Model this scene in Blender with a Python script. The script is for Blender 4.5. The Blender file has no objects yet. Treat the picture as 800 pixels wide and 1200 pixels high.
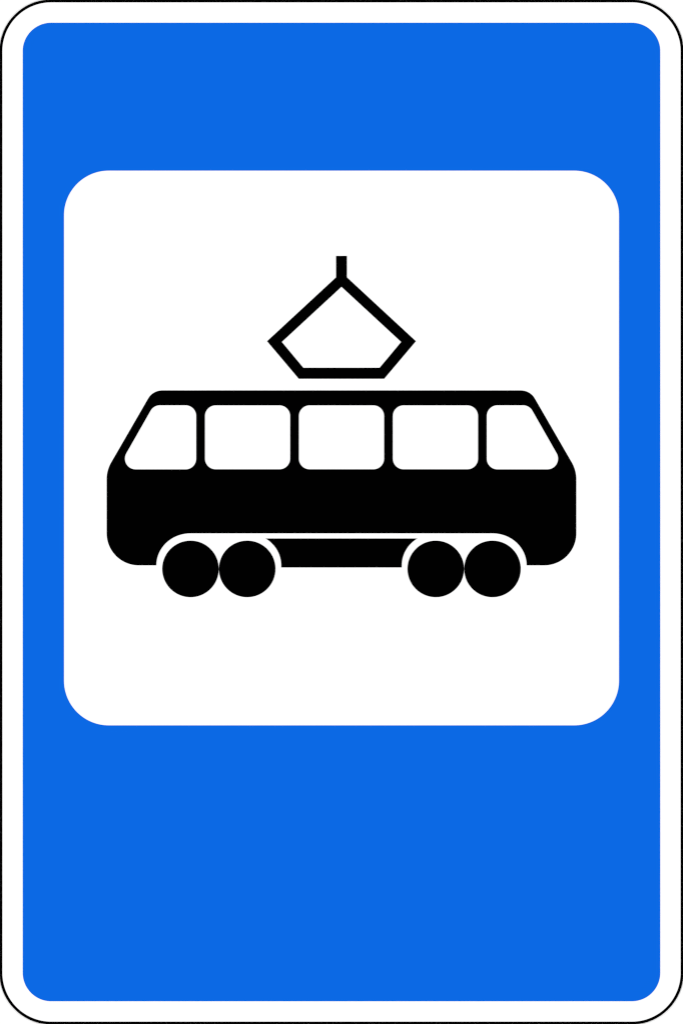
import bpy, bmesh, math
from mathutils import Vector

scene = bpy.context.scene
COL = scene.collection
W = 0.700                       # the sign is a 700 mm wide road sign plate
MM = W / 800.0                  # one artwork unit in metres
SY = (1024 / 682) / 1.5         # plate is a hair taller than 2:3
CZ = 1.60                       # height of the plate's centre above the ground


def pt(x, y):
    """artwork units (origin top left) -> local X, Z on the plate"""
    return ((x - 400.0) * MM, (600.0 - y) * MM * SY)


# ------------------------------------------------------------------ materials
def material(name, rgb, rough, spec, grain=0.02, bump=0.0):
    m = bpy.data.materials.new(name)
    m.use_nodes = True
    nt = m.node_tree
    p = nt.nodes['Principled BSDF']
    p.inputs['Specular IOR Level'].default_value = spec
    tc = nt.nodes.new('ShaderNodeTexCoord')
    n = nt.nodes.new('ShaderNodeTexNoise')
    n.inputs['Scale'].default_value = 9.0
    n.inputs['Detail'].default_value = 6.0
    nt.links.new(tc.outputs['Object'], n.inputs['Vector'])
    mr = nt.nodes.new('ShaderNodeMapRange')
    mr.inputs['To Min'].default_value = 1.0 - grain
    mr.inputs['To Max'].default_value = 1.0 + grain
    nt.links.new(n.outputs['Fac'], mr.inputs['Value'])
    mul = nt.nodes.new('ShaderNodeVectorMath')
    mul.operation = 'SCALE'
    mul.inputs[0].default_value = rgb
    nt.links.new(mr.outputs['Result'], mul.inputs['Scale'])
    nt.links.new(mul.outputs['Vector'], p.inputs['Base Color'])
    rr = nt.nodes.new('ShaderNodeMapRange')
    rr.inputs['To Min'].default_value = rough - 0.03
    rr.inputs['To Max'].default_value = rough + 0.03
    nt.links.new(n.outputs['Fac'], rr.inputs['Value'])
    nt.links.new(rr.outputs['Result'], p.inputs['Roughness'])
    if bump:
        f = nt.nodes.new('ShaderNodeTexNoise')
        f.inputs['Scale'].default_value = 900.0
        nt.links.new(tc.outputs['Object'], f.inputs['Vector'])
        b = nt.nodes.new('ShaderNodeBump')
        b.inputs['Strength'].default_value = bump
        b.inputs['Distance'].default_value = 0.0002
        nt.links.new(f.outputs['Fac'], b.inputs['Height'])
        nt.links.new(b.outputs['Normal'], p.inputs['Normal'])
    return m


BLUE = (0.0026, 0.1135, 0.622)
M_white = material('white_sheeting', (0.815, 0.815, 0.815), 0.25, 0.20, 0.002)
M_blue = material('blue_sheeting', BLUE, 0.25, 0.02, 0.001)
M_black = material('black_film', (0.0002, 0.0002, 0.0002), 0.25, 0.01, 0.02)
M_wall = material('white_backdrop', (0.88, 0.88, 0.88), 0.8, 0.1, 0.005, 0.05)

# ------------------------------------------------------------------ outlines
def arc(cx, cy, rx, ry, a0, a1, n=24):
    """clockwise on screen; 0 deg = right, 90 = up"""
    return [(cx + rx * math.cos(math.radians(a0 + (a1 - a0) * i / n)),
             cy - ry * math.sin(math.radians(a0 + (a1 - a0) * i / n))) for i in range(n + 1)]


def rrect(x0, y0, x1, y1, r, n=24):
    return (arc(x1 - r, y0 + r, r, r, 90, 0, n) + arc(x1 - r, y1 - r, r, r, 0, -90, n) +
            arc(x0 + r, y1 - r, r, r, -90, -180, n) + arc(x0 + r, y0 + r, r, r, 180, 90, n))


def bez(p0, c0, c1, p1, n=16):
    out = []
    for i in range(n + 1):
        t = i / n
        u = 1 - t
        out.append(tuple(u**3 * a + 3 * u * u * t * b + 3 * u * t * t * c + t**3 * d
                         for a, b, c, d in zip(p0, c0, c1, p1)))
    return out


def mirror(pts):
    return [(800 - x, y) for x, y in reversed(pts)]


def clean(pts):
    out = []
    for p in pts:
        if not out or (abs(p[0] - out[-1][0]) + abs(p[1] - out[-1][1])) > 1e-4:
            out.append(p)
    if abs(out[0][0] - out[-1][0]) + abs(out[0][1] - out[-1][1]) < 1e-4:
        out.pop()
    return out


# ------------------------------------------------------------------ solids
def solid(name, faces, front, back, mat, parent, origin=(400, 600), bevel=0.0):
    """a flat solid cut to outline: faces are outlines in artwork units,
    front / back are its distances from the wall in metres"""
    bm = bmesh.new()
    ox, oz = pt(*origin)
    vs = {}
    fs = []
    for f in faces:
        loop = []
        for x, y in clean(f):
            k = (round(x, 3), round(y, 3))
            if k not in vs:
                px, pz = pt(x, y)
                vs[k] = bm.verts.new((px - ox, 0.0, pz - oz))
            loop.append(vs[k])
        fs.append(bm.faces.new(loop))
    bmesh.ops.recalc_face_normals(bm, faces=fs)
    r = bmesh.ops.extrude_face_region(bm, geom=fs)
    for v in r['geom']:
        if isinstance(v, bmesh.types.BMVert):
            v.co.y += (front - back)
    bmesh.ops.recalc_face_normals(bm, faces=bm.faces[:])
    if bevel:
        es = [e for e in bm.edges if all(abs(v.co.y) < 1e-9 for v in e.verts)
              and any(abs(f.normal.y) < 0.5 for f in e.link_faces)]
        bmesh.ops.bevel(bm, geom=es, offset=bevel, segments=2, profile=0.5, affect='EDGES')
    me = bpy.data.meshes.new(name)
    bm.to_mesh(me)
    bm.free()
    me.materials.append(mat)
    o = bpy.data.objects.new(name, me)
    COL.objects.link(o)
    place(o, parent, (ox, -front, oz))
    return o


def place(o, parent, at):
    """at is measured from the sign's centre"""
    o.parent = parent
    off = Vector(at)
    p = parent
    while p is not None and p is not sign:
        off -= Vector(p.location)
        p = p.parent
    o.location = off


# ------------------------------------------------------------------ the sign
sign = bpy.data.objects.new('road_sign', None)
sign.empty_display_size = 0.1
COL.objects.link(sign)
sign.location = (0, 0, CZ)
sign['label'] = 'blue rectangular tram stop sign with a black tram on a white square'
sign['category'] = 'road sign'

P = 0.0020          # front of the metal plate, from the wall
F = 0.00015         # thickness of one layer of film
plate = solid('sign_plate', [rrect(0.5, 0.5, 799.5, 1199.5, 59.5, 32)], P, 0.0, M_white, sign)
plate['label'] = 'white plate showing as the border round the blue field'

# black edging round the rim of the plate
oo, ii = rrect(-0.5, -0.5, 800.5, 1200.5, 60.5, 32), rrect(2.75, 2.75, 797.25, 1197.25, 57.25, 32)
ring = []
N = len(oo)
for i in range(N):
    j = (i + 1) % N
    q = [oo[i], oo[j], ii[j], ii[i]]
    if abs(oo[i][0] - oo[j][0]) + abs(oo[i][1] - oo[j][1]) > 1e-4:
        ring.append(q)
solid('edge_trim', ring, P + F, 0.0001, M_black, sign)

field = solid('blue_field', [rrect(26.67, 26.67, 773.33, 1173.33, 33.33, 32)], P + F, P - F, M_blue, sign)
panel = solid('white_square', [rrect(75, 200, 725, 850, 52.5, 32)], P + 2 * F, P, M_white, sign)

# tram pictogram: black film on the white square
half = ([(400, 457.5)] +
        bez((190.5, 457.5), (183.2, 457.5), (177.0, 461.0), (173.6, 466.9)) +
        bez((130.2, 542.0), (126.8, 548.0), (125, 554.8), (125, 561.5)) +
        arc(162.5, 625, 37.5, 37.5, 180, 270) +
        arc(223.2, 662.5, 40, 37.5, 180, 90) + [(400, 625)])
body = solid('tram_body', [half + mirror(half)[1:-1]], P + 3 * F, P + F, M_black, sign, (400, 560))

WF, WB = P + 4 * F, P + 2 * F
mid = solid('window', [rrect(240.15, 475.1, 339.85, 549.9, 12.5)], WF, WB, M_white, body, (290, 512.5))
for cx in (400, 510):
    c = mid.copy()
    COL.objects.link(c)
    c.parent = body
    c.location.x += (cx - 290) * MM
end = (bez((187.3, 475), (183.0, 475), (178.9, 477.3), (176.7, 481.0)) +
       bez((148.2, 531.0), (143.2, 539.4), (149.2, 550), (159.0, 550)) +
       arc(217.35, 537.5, 12.5, 12.5, 270, 360) + arc(217.35, 487.5, 12.5, 12.5, 0, 90))
for o_, x in ((end, 190), (mirror(end), 610)):
    w = solid('window', [o_], WF, WB, M_white, body, (x, 512.5))
    w['label'] = 'white end window with a slanted outer side'

wheel = solid('wheel', [arc(223.2, 666.7, 33.15, 33.15, 0, -360, 96)], P + 3 * F, P + F, M_black, body, (223.2, 666.7))
for cx in (289.6, 510.4, 576.8):
    c = wheel.copy()
    COL.objects.link(c)
    c.parent = body
    c.location.x += (cx - 223.2) * MM

a = [p for p in arc(289.4, 662.5, 40, 37.5, 57.2, 0)]
under = [(400, 631)] + [(a[0][0], 631)] + a[1:] + [(329.4, 665), (400, 665)]
solid('underframe', [under + mirror(under)[1:-1]], P + 3 * F, P + F, M_black, body, (400, 648))

mx = lambda p: (800 - p[0], p[1])
A, B, C, D, E, G = (393.6, 324.95), (312.75, 399.85), (349.95, 443.9), (330.2, 400.75), (355.4, 430.95), (400, 336.2)
T = (393.6, 299.9)
solid('pantograph', [
    [T, mx(T), mx(A), A], [A, mx(A), G],
    [A, G, D, B], [B, D, E, C], [C, E, mx(E), mx(C)],
    [mx(C), mx(E), mx(D), mx(B)], [mx(B), mx(D), G, mx(A)]],
    P + 3 * F, P + F, M_black, body, (400, 385))

# ------------------------------------------------------------------ the wall behind
bm = bmesh.new()
bmesh.ops.create_cube(bm, size=1.0)
for v in bm.verts:
    v.co = (v.co.x * 1.6, v.co.y * 0.04 + 0.02, v.co.z * 2.0)
bmesh.ops.bevel(bm, geom=bm.edges[:], offset=0.004, segments=2, affect='EDGES')
me = bpy.data.meshes.new('backdrop')
bm.to_mesh(me)
bm.free()
me.materials.append(M_wall)
wall = bpy.data.objects.new('backdrop', me)
wall.location = (0, 0, CZ)
COL.objects.link(wall)
wall['kind'] = 'structure'
wall['label'] = 'plain white backdrop seen only past the rounded corners of the sign'
wall['category'] = 'backdrop'

# ------------------------------------------------------------------ light: four soft lamps round the camera
POWER = 545.0
DIST = 6.0
for az in (45, 135, 225, 315):
    l = bpy.data.lights.new('studio_lamp', 'AREA')
    l.shape = 'DISK'
    l.size = 0.8
    l.energy = POWER / 4 * 1.0
    o = bpy.data.objects.new('studio_lamp', l)
    COL.objects.link(o)
    t = math.radians(36)
    d = Vector((math.sin(t) * math.cos(math.radians(az)), -math.cos(t), math.sin(t) * math.sin(math.radians(az))))
    o.location = Vector((0, 0, CZ)) + d * DIST
    o.rotation_euler = (-d).to_track_quat('-Z', 'Y').to_euler()

w = bpy.data.worlds.new('World')
scene.world = w
w.use_nodes = True
w.node_tree.nodes['Background'].inputs['Color'].default_value = (1, 1, 1, 1)
w.node_tree.nodes['Background'].inputs['Strength'].default_value = 0.02

# ------------------------------------------------------------------ camera
cam = bpy.data.cameras.new('camera')
co = bpy.data.objects.new('camera', cam)
COL.objects.link(co)
CD = 5.0
co.location = (0, -P - CD, CZ)
co.rotation_euler = (math.radians(90), 0, 0)
cam.sensor_fit = 'VERTICAL'
cam.sensor_height = 36.0
cam.lens = 36.0 * CD / (W * 1024 / 682)
cam.clip_end = 100
scene.camera = co

scene.cycles.filter_width = 1.2
scene.render.dither_intensity = 0.0
scene.cycles.use_adaptive_sampling = False
scene.cycles.max_bounces = 4
scene.view_settings.view_transform = 'Standard'
scene.view_settings.look = 'None'
scene.view_settings.exposure = 0
scene.view_settings.gamma = 1
